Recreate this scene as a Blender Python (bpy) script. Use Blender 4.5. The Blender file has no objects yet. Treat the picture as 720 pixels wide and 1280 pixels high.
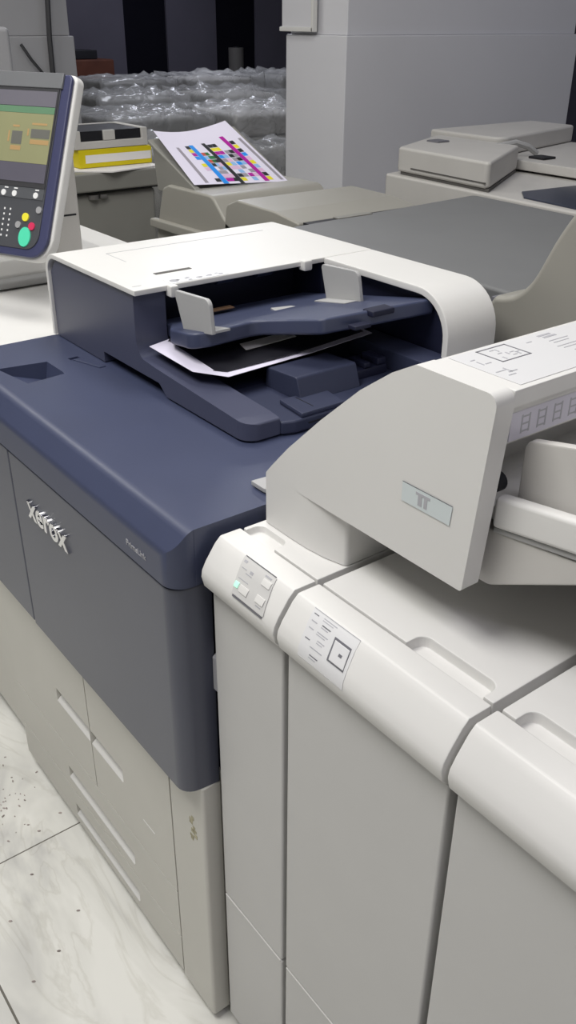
import bpy, bmesh, math, random
from mathutils import Vector, Matrix
random.seed(7)
S = bpy.context.scene
COL = S.collection

# ------------------------------------------------------------------ camera
RX = (0.60581503, 0.79557978, 0.00639994)      # camera right in world
RD = (0.38950028, -0.28956178, -0.8743246)     # camera down in world
RF = (-0.6937418, 0.53217176, -0.48529942)     # camera forward in world
cam_d = bpy.data.cameras.new('camera')
cam_d.sensor_fit = 'VERTICAL'
cam_d.sensor_height = 24.0
cam_d.lens = 24.0 * 1116.04 / 1280.0
cam_d.clip_start = 0.02
cam_d.clip_end = 60
cam = bpy.data.objects.new('camera', cam_d)
COL.objects.link(cam)
m = Matrix(((RX[0], -RD[0], -RF[0], 0.8473),
            (RX[1], -RD[1], -RF[1], -0.494),
            (RX[2], -RD[2], -RF[2], 1.6),
            (0, 0, 0, 1)))
cam.matrix_world = m
S.camera = cam

# ------------------------------------------------------------------ world, lights, exposure
W = bpy.data.worlds.new('world')
S.world = W
W.use_nodes = True
W.node_tree.nodes['Background'].inputs[0].default_value = (0.62, 0.64, 0.70, 1)
W.node_tree.nodes['Background'].inputs[1].default_value = 0.10

def area(name, loc, sx, sy, power, color=(1.0, 0.985, 0.95), rot=(0, 0, 0)):
    d = bpy.data.lights.new(name, 'AREA')
    d.shape = 'RECTANGLE'; d.size = sx; d.size_y = sy
    d.energy = power; d.color = color
    o = bpy.data.objects.new(name, d); COL.objects.link(o)
    o.location = loc; o.rotation_euler = rot
    return o

area('ceiling_and_fill_light', (-0.3, -0.95, 3.15), 1.2, 1.0, 54)
area('ceiling_and_fill_light', (1.7, -0.4, 3.15), 1.2, 0.8, 16, (0.93, 0.90, 1.0))  # lilac tint put in to cool the faces turned to the right
area('ceiling_and_fill_light', (-0.9, 0.75, 3.15), 1.2, 0.6, 22)
area('ceiling_and_fill_light', (-3.2, -0.3, 3.15), 1.2, 0.6, 26)
area('ceiling_and_fill_light', (-4.6, 3.2, 3.15), 1.2, 0.6, 30, (0.88, 0.91, 1.0))  # added over the rear to brighten the wrapped copiers
area('ceiling_and_fill_light', (-7.6, 4.6, 3.15), 1.2, 0.6, 34, (0.85, 0.88, 1.0))  # added lamp, lifts the last row and the far wall
area('ceiling_and_fill_light', (-0.6, 3.4, 3.15), 1.2, 0.6, 9, (0.82, 0.84, 1.0))  # added lamp over the rear, lights the tall pillar's side

vs = S.view_settings
S.display_settings.display_device = 'sRGB'
vs.view_transform = 'Standard'
vs.look = 'None'
vs.exposure = 0.04
vs.gamma = 1.0
vs.use_curve_mapping = False

# ------------------------------------------------------------------ materials
def srgb(r, g, b):
    f = lambda c: (c / 255 / 12.92) if c / 255 <= 0.04045 else ((c / 255 + 0.055) / 1.055) ** 2.4
    return (f(r), f(g), f(b), 1)

def mat(name, col, rough=0.45, spec=0.5, metal=0.0, var=0.04, scale=6.0, bump=0.0, bscale=300.0, emit=0.0, coat=0.0):
    M = bpy.data.materials.new(name); M.use_nodes = True
    nt = M.node_tree; b = nt.nodes['Principled BSDF']
    b.inputs['Roughness'].default_value = rough
    b.inputs['Specular IOR Level'].default_value = spec
    b.inputs['Metallic'].default_value = metal
    b.inputs['Coat Weight'].default_value = coat
    tc = nt.nodes.new('ShaderNodeTexCoord')
    n = nt.nodes.new('ShaderNodeTexNoise'); n.inputs['Scale'].default_value = scale
    n.inputs['Detail'].default_value = 4
    nt.links.new(tc.outputs['Object'], n.inputs['Vector'])
    r = nt.nodes.new('ShaderNodeValToRGB')
    c = col if len(col) == 4 else (*col, 1)
    r.color_ramp.elements[0].position = 0.3
    r.color_ramp.elements[1].position = 0.7
    r.color_ramp.elements[0].color = tuple(x * (1 - var) for x in c[:3]) + (1,)
    r.color_ramp.elements[1].color = tuple(min(1, x * (1 + var)) for x in c[:3]) + (1,)
    nt.links.new(n.outputs['Fac'], r.inputs['Fac'])
    nt.links.new(r.outputs['Color'], b.inputs['Base Color'])
    if emit > 0:
        nt.links.new(r.outputs['Color'], b.inputs['Emission Color'])
        b.inputs['Emission Strength'].default_value = emit
    if bump > 0:
        n2 = nt.nodes.new('ShaderNodeTexNoise'); n2.inputs['Scale'].default_value = bscale
        nt.links.new(tc.outputs['Object'], n2.inputs['Vector'])
        bp = nt.nodes.new('ShaderNodeBump'); bp.inputs['Strength'].default_value = bump
        bp.inputs['Distance'].default_value = 0.001
        nt.links.new(n2.outputs['Fac'], bp.inputs['Height'])
        nt.links.new(bp.outputs['Normal'], b.inputs['Normal'])
    return M

M = {}
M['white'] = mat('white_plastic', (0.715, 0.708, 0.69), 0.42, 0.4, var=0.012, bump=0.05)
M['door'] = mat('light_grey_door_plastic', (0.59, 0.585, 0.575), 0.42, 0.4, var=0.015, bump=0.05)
M['drawer'] = mat('warm_grey_drawer_plastic', (0.625, 0.612, 0.565), 0.45, 0.4, var=0.02, bump=0.05)
M['navy'] = mat('navy_plastic', (0.047, 0.057, 0.110), 0.42, 0.6, var=0.05, bump=0.06)
M['navysheen'] = mat('navy_plastic_floor_sheen', (0.068, 0.074, 0.108), 0.36, 0.7, var=0.04, bump=0.06)  # the navy plastic again, grey floor reflection mixed into its colour
M['navydeepshade'] = mat('deep_shaded_navy_plastic', (0.013, 0.015, 0.036), 0.45, 0.4, var=0.06)  # navy darkened in colour to deepen the shade inside the feeder
M['navyshade'] = mat('shaded_navy_plastic', (0.032, 0.038, 0.074), 0.5, 0.4, var=0.05, bump=0.06)  # same navy made darker, shade under the feeder put into the colour
M['feedersheen'] = mat('feeder_navy_with_sheen', (0.060, 0.066, 0.112), 0.40, 0.6, var=0.04, bump=0.06)  # same navy, greyed by a reflection of bright surroundings put in the colour
M['black'] = mat('black_plastic', (0.012, 0.012, 0.016), 0.5, 0.4)
M['seam'] = mat('grey_seam', (0.12, 0.115, 0.11), 0.7, 0.2)
M['guide'] = mat('grey_guide_plastic', (0.42, 0.42, 0.42), 0.45, 0.4, var=0.02)
M['chrome'] = mat('chrome_letter', (0.80, 0.80, 0.82), 0.14, 0.5, 1.0, var=0.01)
M['label'] = mat('white_label', (0.70, 0.70, 0.71), 0.35, 0.5, var=0.01)
M['labelblue'] = mat('pale_blue_sticker', (0.62, 0.68, 0.69), 0.3, 0.5, var=0.02)
M['mark'] = mat('grey_print_mark', (0.16, 0.16, 0.18), 0.5, 0.3)
M['markl'] = mat('light_grey_print_mark', (0.42, 0.42, 0.45), 0.5, 0.3)
M['beige'] = mat('beige_plastic', (0.30, 0.29, 0.258), 0.4, 0.45, var=0.03, bump=0.05)
M['greige'] = mat('grey_beige_plastic', (0.24, 0.236, 0.215), 0.45, 0.4, var=0.04)
M['lidgrey'] = mat('grey_document_cover', (0.175, 0.178, 0.182), 0.55, 0.35, var=0.03, bump=0.08)
M['oldwhite'] = mat('off_white_plastic', (0.56, 0.545, 0.52), 0.45, 0.4, var=0.03)
M['paper'] = mat('white_paper', (0.72, 0.69, 0.82), 0.6, 0.3, var=0.01)
M['paperw'] = mat('plain_paper', (0.82, 0.80, 0.79), 0.6, 0.3, var=0.02)
M['print_black'] = mat('glossy_black_print', (0.02, 0.02, 0.026), 0.28, 0.6)
M['yellow'] = mat('yellow_card', srgb(214, 196, 20), 0.5, 0.4, var=0.05)
M['cyan'] = mat('cyan_ink', srgb(30, 140, 230), 0.5)
M['magenta'] = mat('magenta_ink', srgb(170, 20, 150), 0.5)
M['inkblack'] = mat('black_ink', srgb(35, 38, 42), 0.5)
M['inkyellow'] = mat('yellow_ink', srgb(225, 215, 40), 0.5)
M['inkgrey'] = mat('grey_ink', srgb(150, 145, 155), 0.5)
M['inkblue'] = mat('pale_blue_ink', srgb(140, 180, 225), 0.5)
M['inkpink'] = mat('pale_pink_ink', srgb(215, 180, 210), 0.5)
M['inkgreen'] = mat('green_ink', srgb(40, 110, 60), 0.5)
M['inkred'] = mat('red_ink', srgb(190, 80, 70), 0.5)
M['panelgrey'] = mat('grey_console_face', (0.075, 0.078, 0.088), 0.4, 0.5, var=0.03)
M['bezel'] = mat('dark_bezel', (0.05, 0.05, 0.055), 0.35, 0.5)
M['btn_grey'] = mat('grey_button', (0.36, 0.36, 0.37), 0.4)
M['btn_white'] = mat('white_button', (0.75, 0.75, 0.75), 0.4, emit=0.15)
M['btn_yellow'] = mat('yellow_button', srgb(225, 215, 60), 0.4, emit=0.2)
M['btn_red'] = mat('red_button', srgb(205, 50, 90), 0.4, emit=0.15)
M['btn_green'] = mat('green_button', srgb(80, 205, 165), 0.35, emit=0.25)
M['scr_top'] = mat('screen_grey_bar', srgb(98, 96, 104), 0.25, emit=0.35)
M['scr_green'] = mat('screen_green_bar', srgb(90, 122, 96), 0.25, emit=0.35)
M['scr_body'] = mat('screen_olive_page', srgb(132, 132, 100), 0.25, emit=0.30, var=0.05)
M['scr_low'] = mat('screen_grey_foot', srgb(84, 82, 92), 0.25, emit=0.35)
M['scr_pic'] = mat('screen_picture', srgb(95, 95, 90), 0.3, emit=0.35)
M['scr_orange'] = mat('screen_orange', srgb(160, 132, 92), 0.3, emit=0.3)
M['pillar'] = mat('pale_cladding', (0.68, 0.68, 0.715), 0.35, 0.5, var=0.02, scale=2.0)
M['pillar2'] = mat('grey_cladding', (0.44, 0.44, 0.46), 0.4, 0.5, var=0.03, scale=2.0)
M['farwall'] = mat('dark_grey_wall', (0.085, 0.080, 0.105), 0.6, 0.3, var=0.08, scale=1.5)
M['dark'] = mat('black_opening', (0.004, 0.004, 0.008), 0.8, 0.1)
M['plainwall'] = mat('off_white_wall', (0.62, 0.62, 0.62), 0.7, 0.3, var=0.02, scale=1.0)
M['darkred'] = mat('brown_red_box', (0.10, 0.035, 0.022), 0.6, 0.3, var=0.15)
M['cable'] = mat('grey_cable', (0.05, 0.05, 0.055), 0.5)
M['green_led'] = mat('green_lamp', srgb(170, 225, 200), 0.3, emit=0.6)
M['brown'] = mat('brown_strip', (0.20, 0.12, 0.07), 0.4)

def tile_material():
    T = bpy.data.materials.new('polished_marble_tile'); T.use_nodes = True
    nt = T.node_tree; b = nt.nodes['Principled BSDF']; L = nt.links.new
    tc = nt.nodes.new('ShaderNodeTexCoord')
    mp = nt.nodes.new('ShaderNodeMapping'); L(tc.outputs['Object'], mp.inputs['Vector'])
    mp.inputs['Rotation'].default_value = (0, 0, 0.9); mp.inputs['Scale'].default_value = (0.9, 2.3, 1)
    n1 = nt.nodes.new('ShaderNodeTexNoise'); n1.inputs['Scale'].default_value = 2.6
    n1.inputs['Detail'].default_value = 4; n1.inputs['Roughness'].default_value = 0.55; n1.inputs['Distortion'].default_value = 0.7
    L(mp.outputs['Vector'], n1.inputs['Vector'])
    r1 = nt.nodes.new('ShaderNodeValToRGB')
    e = r1.color_ramp.elements
    e[0].position = 0.33; e[0].color = (0.58, 0.575, 0.55, 1)
    e[1].position = 0.58; e[1].color = (0.84, 0.835, 0.79, 1)
    x = r1.color_ramp.elements.new(0.46); x.color = (0.74, 0.735, 0.69, 1)
    L(n1.outputs['Fac'], r1.inputs['Fac'])
    n2 = nt.nodes.new('ShaderNodeTexNoise'); n2.inputs['Scale'].default_value = 3.1
    n2.inputs['Detail'].default_value = 6; n2.inputs['Distortion'].default_value = 1.6
    L(mp.outputs['Vector'], n2.inputs['Vector'])
    a = nt.nodes.new('ShaderNodeMath'); a.operation = 'SUBTRACT'; a.inputs[1].default_value = 0.5
    L(n2.outputs['Fac'], a.inputs[0])
    ab = nt.nodes.new('ShaderNodeMath'); ab.operation = 'ABSOLUTE'; L(a.outputs[0], ab.inputs[0])
    r2 = nt.nodes.new('ShaderNodeValToRGB')
    r2.color_ramp.elements[0].position = 0.0; r2.color_ramp.elements[0].color = (0.90, 0.895, 0.88, 1)
    r2.color_ramp.elements[1].position = 0.035; r2.color_ramp.elements[1].color = (1, 1, 1, 1)
    L(ab.outputs[0], r2.inputs['Fac'])
    mu = nt.nodes.new('ShaderNodeMix'); mu.data_type = 'RGBA'; mu.blend_type = 'MULTIPLY'
    mu.inputs['Factor'].default_value = 1.0
    L(r1.outputs['Color'], mu.inputs[6]); L(r2.outputs['Color'], mu.inputs[7])
    # grout lines
    sx = nt.nodes.new('ShaderNodeSeparateXYZ'); L(tc.outputs['Object'], sx.inputs[0])
    def line(sock, off, size, half):
        s1 = nt.nodes.new('ShaderNodeMath'); s1.operation = 'ADD'; s1.inputs[1].default_value = -off + size / 2 + 40 * size
        L(sock, s1.inputs[0])
        s2 = nt.nodes.new('ShaderNodeMath'); s2.operation = 'MODULO'; s2.inputs[1].default_value = size
        L(s1.outputs[0], s2.inputs[0])
        s3 = nt.nodes.new('ShaderNodeMath'); s3.operation = 'SUBTRACT'; s3.inputs[1].default_value = size / 2
        L(s2.outputs[0], s3.inputs[0])
        s4 = nt.nodes.new('ShaderNodeMath'); s4.operation = 'ABSOLUTE'; L(s3.outputs[0], s4.inputs[0])
        s5 = nt.nodes.new('ShaderNodeMath'); s5.operation = 'LESS_THAN'; s5.inputs[1].default_value = half
        L(s4.outputs[0], s5.inputs[0]); return s5.outputs[0]
    lx = line(sx.outputs['X'], -0.568, 1.2, 0.0016)
    ly = line(sx.outputs['Y'], -0.290, 0.6, 0.0022)
    mx = nt.nodes.new('ShaderNodeMath'); mx.operation = 'MAXIMUM'; L(lx, mx.inputs[0]); L(ly, mx.inputs[1])
    m2 = nt.nodes.new('ShaderNodeMix'); m2.data_type = 'RGBA'
    L(mx.outputs[0], m2.inputs['Factor']); L(mu.outputs[2], m2.inputs[6]); m2.inputs[7].default_value = (0.13, 0.12, 0.10, 1)
    L(m2.outputs[2], b.inputs['Base Color'])
    b.inputs['Roughness'].default_value = 0.28
    b.inputs['Specular IOR Level'].default_value = 0.4
    return T
M['tile'] = tile_material()

def plastic_film():
    T = bpy.data.materials.new('clear_wrinkled_film'); T.use_nodes = True
    nt = T.node_tree; L = nt.links.new
    out = nt.nodes['Material Output']; b = nt.nodes['Principled BSDF']
    b.inputs['Base Color'].default_value = (0.55, 0.55, 0.55, 1)
    b.inputs['Roughness'].default_value = 0.16
    b.inputs['Specular IOR Level'].default_value = 0.9
    tc = nt.nodes.new('ShaderNodeTexCoord')
    n = nt.nodes.new('ShaderNodeTexNoise'); n.inputs['Scale'].default_value = 5; n.inputs['Detail'].default_value = 3
    n.inputs['Distortion'].default_value = 1.5
    L(tc.outputs['Object'], n.inputs['Vector'])
    bp = nt.nodes.new('ShaderNodeBump'); bp.inputs['Strength'].default_value = 0.9; bp.inputs['Distance'].default_value = 0.04
    L(n.outputs['Fac'], bp.inputs['Height']); L(bp.outputs['Normal'], b.inputs['Normal'])
    tr = nt.nodes.new('ShaderNodeBsdfTransparent')
    mx = nt.nodes.new('ShaderNodeMixShader'); mx.inputs[0].default_value = 0.42
    L(tr.outputs[0], mx.inputs[1]); L(b.outputs[0], mx.inputs[2]); L(mx.outputs[0], out.inputs['Surface'])
    return T
M['film'] = plastic_film()

# ------------------------------------------------------------------ builders
BASE = {}
def tag(o, label=None, cat=None, group=None, kind=None):
    if label: o['label'] = label
    if cat: o['category'] = cat
    if group: o['group'] = group
    if kind: o['kind'] = kind
    return o

def thing(name, loc, label, cat, group=None, rz=0.0):
    o = bpy.data.objects.new(name, None); COL.objects.link(o)
    o.empty_display_size = 0.05
    o.location = loc; o.rotation_euler = (0, 0, rz)
    BASE[o.name] = Vector(loc)
    return tag(o, label, cat, group)

def finish(bm, bevel=0.0, seg=2, ang=30):
    bmesh.ops.recalc_face_normals(bm, faces=bm.faces)
    if bevel > 0:
        es = []
        for e in bm.edges:
            if len(e.link_faces) == 2 and e.calc_face_angle(0) > math.radians(ang):
                es.append(e)
        if es:
            bmesh.ops.bevel(bm, geom=es, offset=bevel, offset_type='OFFSET', segments=seg, profile=0.5,
                            affect='EDGES', clamp_overlap=True)
    for f in bm.faces: f.smooth = True
    for e in bm.edges:
        if len(e.link_faces) == 2 and e.calc_face_angle(0) > math.radians(38): e.smooth = False
    return bm

def obj(name, bm, material, parent=None, local=False):
    """one mesh object; world coordinates unless local"""
    me = bpy.data.meshes.new(name)
    if parent is not None and not local:
        b = BASE[parent.name]
        bmesh.ops.translate(bm, verts=bm.verts, vec=-b)
    bm.to_mesh(me); bm.free()
    o = bpy.data.objects.new(name, me); COL.objects.link(o)
    for mm in (material if isinstance(material, (list, tuple)) else [material]):
        me.materials.append(mm)
    if name not in ('clear_film',) and len(me.polygons) > 2:
        w = o.modifiers.new('weighted_normal', 'WEIGHTED_NORMAL'); w.keep_sharp = True; w.weight = 90
    if parent is not None:
        o.parent = parent
        BASE[o.name] = BASE[parent.name]
    return o

def single(name, bm, material, label, cat, group=None):
    """a thing that is one mesh; origin at its base centre"""
    xs = [v.co for v in bm.verts]
    c = Vector((sum(v.x for v in xs) / len(xs), sum(v.y for v in xs) / len(xs), min(v.z for v in xs)))
    bmesh.ops.translate(bm, verts=bm.verts, vec=-c)
    o = obj(name, bm, material); o.location = c; BASE[o.name] = c
    return tag(o, label, cat, group)

def new(): return bmesh.new()

def add(bm, b2):
    me = bpy.data.meshes.new('tmp'); b2.to_mesh(me); b2.free()
    bm.from_mesh(me); bpy.data.meshes.remove(me); return bm

def box_(x0, x1, y0, y1, z0, z1):
    bm = bmesh.new()
    v = [bm.verts.new(p) for p in ((x0, y0, z0), (x1, y0, z0), (x1, y1, z0), (x0, y1, z0), (x0, y0, z1), (x1, y0, z1), (x1, y1, z1), (x0, y1, z1))]
    for f in ((0, 3, 2, 1), (4, 5, 6, 7), (0, 1, 5, 4), (1, 2, 6, 5), (2, 3, 7, 6), (3, 0, 4, 7)):
        bm.faces.new([v[i] for i in f])
    return bm

def box(x0, x1, y0, y1, z0, z1, bev=0.0, seg=2):
    return finish(box_(x0, x1, y0, y1, z0, z1), bev, seg)

def prism_(pts, axis, a0, a1):
    """polygon extruded: axis Y -> pts are (x,z); X -> (y,z); Z -> (x,y)"""
    bm = bmesh.new()
    def P(p, a):
        if axis == 'Y': return (p[0], a, p[1])
        if axis == 'X': return (a, p[0], p[1])
        return (p[0], p[1], a)
    A = [bm.verts.new(P(p, a0)) for p in pts]; B = [bm.verts.new(P(p, a1)) for p in pts]
    bm.faces.new(A); bm.faces.new(B[::-1])
    n = len(pts)
    for i in range(n):
        bm.faces.new((A[i], B[i], B[(i + 1) % n], A[(i + 1) % n]))
    bmesh.ops.recalc_face_normals(bm, faces=bm.faces)
    return bm

def prism(pts, axis, a0, a1, bev=0.0, seg=2, ang=30):
    return finish(prism_(pts, axis, a0, a1), bev, seg, ang)

def rpoly(pts, seg=6):
    """pts: (a,b) or (a,b,radius); rounds the corners that carry a radius"""
    out = []; n = len(pts)
    for i in range(n):
        p = pts[i]; r = p[2] if len(p) > 2 else 0
        P0 = Vector(p[:2])
        if r <= 0: out.append(tuple(P0)); continue
        a = (Vector(pts[i - 1][:2]) - P0).normalized(); b = (Vector(pts[(i + 1) % n][:2]) - P0).normalized()
        th = a.angle(b); d = r / math.tan(th / 2)
        c = P0 + (a + b).normalized() * (r / math.sin(th / 2))
        s = P0 + a * d - c; e = P0 + b * d - c
        a0 = math.atan2(s.y, s.x); a1 = math.atan2(e.y, e.x)
        da = (a1 - a0 + math.pi) % (2 * math.pi) - math.pi
        for k in range(seg + 1):
            t = a0 + da * k / seg
            out.append((c.x + r * math.cos(t), c.y + r * math.sin(t)))
    return out

def cut(bm, *cutters):
    """boolean difference of bmeshes"""
    me = bpy.data.meshes.new('t'); bm.to_mesh(me); bm.free()
    o = bpy.data.objects.new('t', me); COL.objects.link(o)
    tmp = []
    for c in cutters:
        bmesh.ops.recalc_face_normals(c, faces=c.faces)
        mc = bpy.data.meshes.new('c'); c.to_mesh(mc); c.free()
        oc = bpy.data.objects.new('c', mc); COL.objects.link(oc); tmp.append(oc)
        md = o.modifiers.new('b', 'BOOLEAN'); md.operation = 'DIFFERENCE'; md.solver = 'EXACT'; md.object = oc
    bpy.context.view_layer.update()
    dg = bpy.context.evaluated_depsgraph_get()
    res = bpy.data.meshes.new_from_object(o.evaluated_get(dg))
    out = bmesh.new(); out.from_mesh(res)
    for t in tmp + [o]:
        d = t.data; bpy.data.objects.remove(t); bpy.data.meshes.remove(d)
    bpy.data.meshes.remove(res)
    bmesh.ops.remove_doubles(out, verts=out.verts, dist=1e-5)
    return out

def disc(c, r, n, u, h, seg=20, ry=None):
    """flat short cylinder: centre c, normal n, in-plane axis u"""
    bm = bmesh.new(); n = Vector(n).normalized(); u = Vector(u); u = (u - n * u.dot(n)).normalized(); v = n.cross(u)
    ry = ry or r
    A = [bm.verts.new(Vector(c) + u * r * math.cos(2 * math.pi * k / seg) + v * ry * math.sin(2 * math.pi * k / seg)) for k in range(seg)]
    B = [bm.verts.new(x.co + n * h) for x in A]
    bm.faces.new(A); bm.faces.new(B)
    for k in range(seg): bm.faces.new((A[k], A[(k + 1) % seg], B[(k + 1) % seg], B[k]))
    return finish(bm)

def plate(o, u, v, pts, h, z0=0.0):
    """polygon pts (a,b) in the plane o + a*u + b*v, thickness h along u x v"""
    o, u, v = Vector(o), Vector(u).normalized(), Vector(v).normalized(); n = u.cross(v).normalized()
    bm = bmesh.new()
    A = [bm.verts.new(o + u * a + v * b + n * z0) for a, b in pts]
    B = [bm.verts.new(x.co + n * h) for x in A]
    k = len(pts)
    bm.faces.new(A[::-1]); bm.faces.new(B)
    for i in range(k): bm.faces.new((A[i], A[(i + 1) % k], B[(i + 1) % k], B[i]))
    bmesh.ops.recalc_face_normals(bm, faces=bm.faces)
    return bm

def rect(a0, a1, b0, b1): return [(a0, b0), (a1, b0), (a1, b1), (a0, b1)]

def tube(pts, r, seg=8):
    bm = bmesh.new(); rings = []
    pts = [Vector(p) for p in pts]
    for i, p in enumerate(pts):
        t = (pts[min(i + 1, len(pts) - 1)] - pts[max(i - 1, 0)]).normalized()
        a = t.orthogonal().normalized() if i == 0 else (rings[-1][1] - t * rings[-1][1].dot(t)).normalized()
        b = t.cross(a)
        rings.append(([bm.verts.new(p + a * r * math.cos(2 * math.pi * k / seg) + b * r * math.sin(2 * math.pi * k / seg)) for k in range(seg)], a))
    for i in range(len(rings) - 1):
        for k in range(seg):
            bm.faces.new((rings[i][0][k], rings[i][0][(k + 1) % seg], rings[i + 1][0][(k + 1) % seg], rings[i + 1][0][k]))
    bm.faces.new(rings[0][0]); bm.faces.new(rings[-1][0][::-1])
    return finish(bm)

def text_bm(body, origin, u, v, size, depth, spacing=1.0):
    cu = bpy.data.curves.new('t', 'FONT'); cu.body = body; cu.size = size; cu.extrude = depth; cu.space_character = spacing; cu.offset = 0.0007 if size > 0.03 else 0
    cu.bevel_depth = min(depth * 0.4, 0.0008); cu.bevel_resolution = 1
    o = bpy.data.objects.new('t', cu); COL.objects.link(o)
    bpy.context.view_layer.update()
    me = bpy.data.meshes.new_from_object(o.evaluated_get(bpy.context.evaluated_depsgraph_get()))
    bpy.data.objects.remove(o); bpy.data.curves.remove(cu)
    bm = bmesh.new(); bm.from_mesh(me); bpy.data.meshes.remove(me)
    u, v = Vector(u).normalized(), Vector(v).normalized(); n = u.cross(v)
    mt = Matrix(((u.x, v.x, n.x, origin[0]), (u.y, v.y, n.y, origin[1]), (u.z, v.z, n.z, origin[2]), (0, 0, 0, 1)))
    bmesh.ops.transform(bm, matrix=mt, verts=bm.verts)
    return bm

def struct(name, bm, material):
    o = obj(name, bm, material); o['kind'] = 'structure'; return o

# ------------------------------------------------------------------ the room
struct('floor', box(-10.5, 6, -5, 10, -0.06, 0.0), M['tile'])
struct('ceiling', box(-10.5, 6, -5, 10, 3.25, 3.35), M['plainwall'])
struct('wall_back', box(-10.5, 6, 10, 10.15, 0, 3.25), M['farwall'])
struct('wall_front', box(-10.5, 6, -5.15, -5, 0, 3.25), M['plainwall'])
struct('wall_right', box(6, 6.15, -5, 10, 0, 3.25), M['plainwall'])
# far wall: dark panels with two black openings
bm = new()
for y0, y1 in ((-5, 5.04), (5.60, 6.29), (6.88, 10)):
    add(bm, box_(-9.7, -9.5, y0, y1, 0, 3.25))
add(bm, box_(-9.7, -9.5, 5.04, 5.60, 2.4, 3.25)); add(bm, box_(-9.7, -9.5, 6.29, 6.88, 2.4, 3.25))
struct('wall_left', finish(bm), M['farwall'])
for k, (y0, y1) in enumerate(((5.041, 5.599), (6.291, 6.879))):
    struct('door_%d' % (k + 1), box(-9.75, -9.53, y0, y1, 0, 2.395), M['dark'])
# tall pillar with cladding to eye height and its tapering ledge
bm = new()
add(bm, box(-2.6, -2.2, 2.12, 3.60, 0, 1.535, 0.006))
add(bm, box(-2.585, -2.215, 2.135, 3.585, 1.535, 3.25, 0.004))
struct('trim_1', bm, M['pillar'])
bm = new()
add(bm, box(-4.7, -4.0, 0.3, 1.803, 0, 1.505, 0.008))
add(bm, box(-4.68, -4.012, 0.32, 1.785, 1.505, 3.25, 0.006))
struct('trim_2', bm, M['pillar2'])

# ------------------------------------------------------------------ navy production printer
ZT = 1.034
P = thing('production_printer', (-0.42, 0.36, 0), 'large navy topped production printer with white drawers below and feeder on top', 'printer')
# white lower body
bm = new()
add(bm, box(-0.832, 0.0, 0.0315, 0.74, 0.02, 0.60, 0.002))
obj('lower_body', bm, M['drawer'], P)
obj('plinth', box(-0.82, -0.012, 0.012, 0.72, 0.0, 0.022, 0.0), M['black'], P)
# drawer fronts
def drawer(x0, x1, z0, z1, hx0, hx1, hz0, hz1):
    b = box_(x0, x1, -0.0015, 0.004, z0, z1)
    o = obj('drawer', finish(b, 0.0012, 1), M['drawer'], P)
    return o
# fronts with recessed handles, cut as one sheet each
def drawer_front(name, x0, x1, z0, z1, h):
    b = box_(x0, x1, -0.004, 0.03, z0, z1)
    hx0, hx1, hz0, hz1 = h
    wedge = prism_([(-0.02, hz1), (0.022, hz1), (0.022, hz1 - 0.009), (-0.004, hz0), (-0.02, hz0 - 0.014)], 'X', hx0, hx1)
    b = cut(b, wedge)
    o = obj(name, finish(b, 0.0015, 2), M['drawer'], P)
    lip = obj('lip_highlight', prism([(0.0218, hz1 - 0.009), (0.0218, hz1 - 0.0075), (-0.0040, hz0 + 0.0018), (-0.0046, hz0 + 0.0005)], 'X', hx0 + 0.001, hx1 - 0.001), M['white'], o)  # lighter strip: light caught by the slope is put into its colour
    lip['label'] = 'sloping finger grip in the drawer handle, coloured lighter as if lit'
    return o
drawer_front('drawer', -0.828, -0.4155, 0.2455, 0.580, (-0.568, -0.417, 0.363, 0.396))
drawer_front('drawer', -0.4125, -0.1045, 0.2455, 0.580, (-0.411, -0.283, 0.363, 0.396))
drawer_front('drawer', -0.828, -0.1045, 0.1240, 0.2425, (-0.563, -0.272, 0.152, 0.184))
drawer_front('drawer', -0.828, -0.1045, 0.0240, 0.1210, (-0.552, -0.268, 0.048, 0.080))
obj('corner_panel', prism(rpoly([(-0.1015, -0.004), (0.0, -0.004, 0.006), (0.0, 0.03), (-0.1015, 0.03)]), 'Z', 0.018, 0.58, 0.0012, 1), M['drawer'], P)
obj('drawer_mark', box(-0.214, -0.172, -0.0048, -0.0036, 0.329, 0.3305), M['white'], P)
bm = new()
for k in range(9):
    x = -0.032 + random.uniform(-0.012, 0.012); z = 0.49 - k * 0.006
    add(bm, box(x, x + random.uniform(0.006, 0.012), -0.0047, -0.0036, z, z + random.uniform(0.004, 0.008), 0.0))
st = obj('tape_residue', bm, mat('yellow_brown_residue', (0.40, 0.37, 0.25), 0.7, var=0.3, scale=60), P)
st['label'] = 'yellowish tape residue on the white corner panel'
# navy doors (proud of the white front), rounded lower right corner
def door_poly(x0, x1, z0, z1, rr):
    return rpoly([(x0, z0, 0.004), (x1, z0, rr), (x1, z1, 0.004), (x0, z1, 0.004)], 8)
DT = 0.945; DB = 0.583
dr = obj('front_door', finish(prism_(rpoly([(-0.551, -0.03, 0.003), (-0.006, -0.03, 0.026), (0.0, 0.03), (-0.551, 0.03)], 6), 'Z', DB - 0.004, DT), 0.0035, 2), M['navysheen'], P)
dl = obj('front_door', finish(prism_(rpoly([(-0.828, -0.03, 0.003), (-0.5545, -0.03, 0.003), (-0.5545, 0.03), (-0.828, 0.03)], 4), 'Z', DB, DT), 0.003, 2), M['navysheen'], P)
lg = obj('logo_lettering', text_bm('xerox', (-0.482, -0.0305, 0.848), (1, 0, 0), (0, 0, 1), 0.062, 0.003, 1.0), M['chrome'], dr)
lg['label'] = 'chrome raised lettering on the navy door'
obj('side_panel', box(-0.03, 0.0, 0.033, 0.72, 0.60, DT, 0.003), M['navydeepshade'], P)
obj('side_catch', finish(prism_(rpoly([(0.024, 0.765), (0.032, 0.755), (0.045, 0.755), (0.045, 0.835), (0.024, 0.822)]), 'X', 0.0005, 0.012), 0.002, 2), M['markl'], P)
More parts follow.
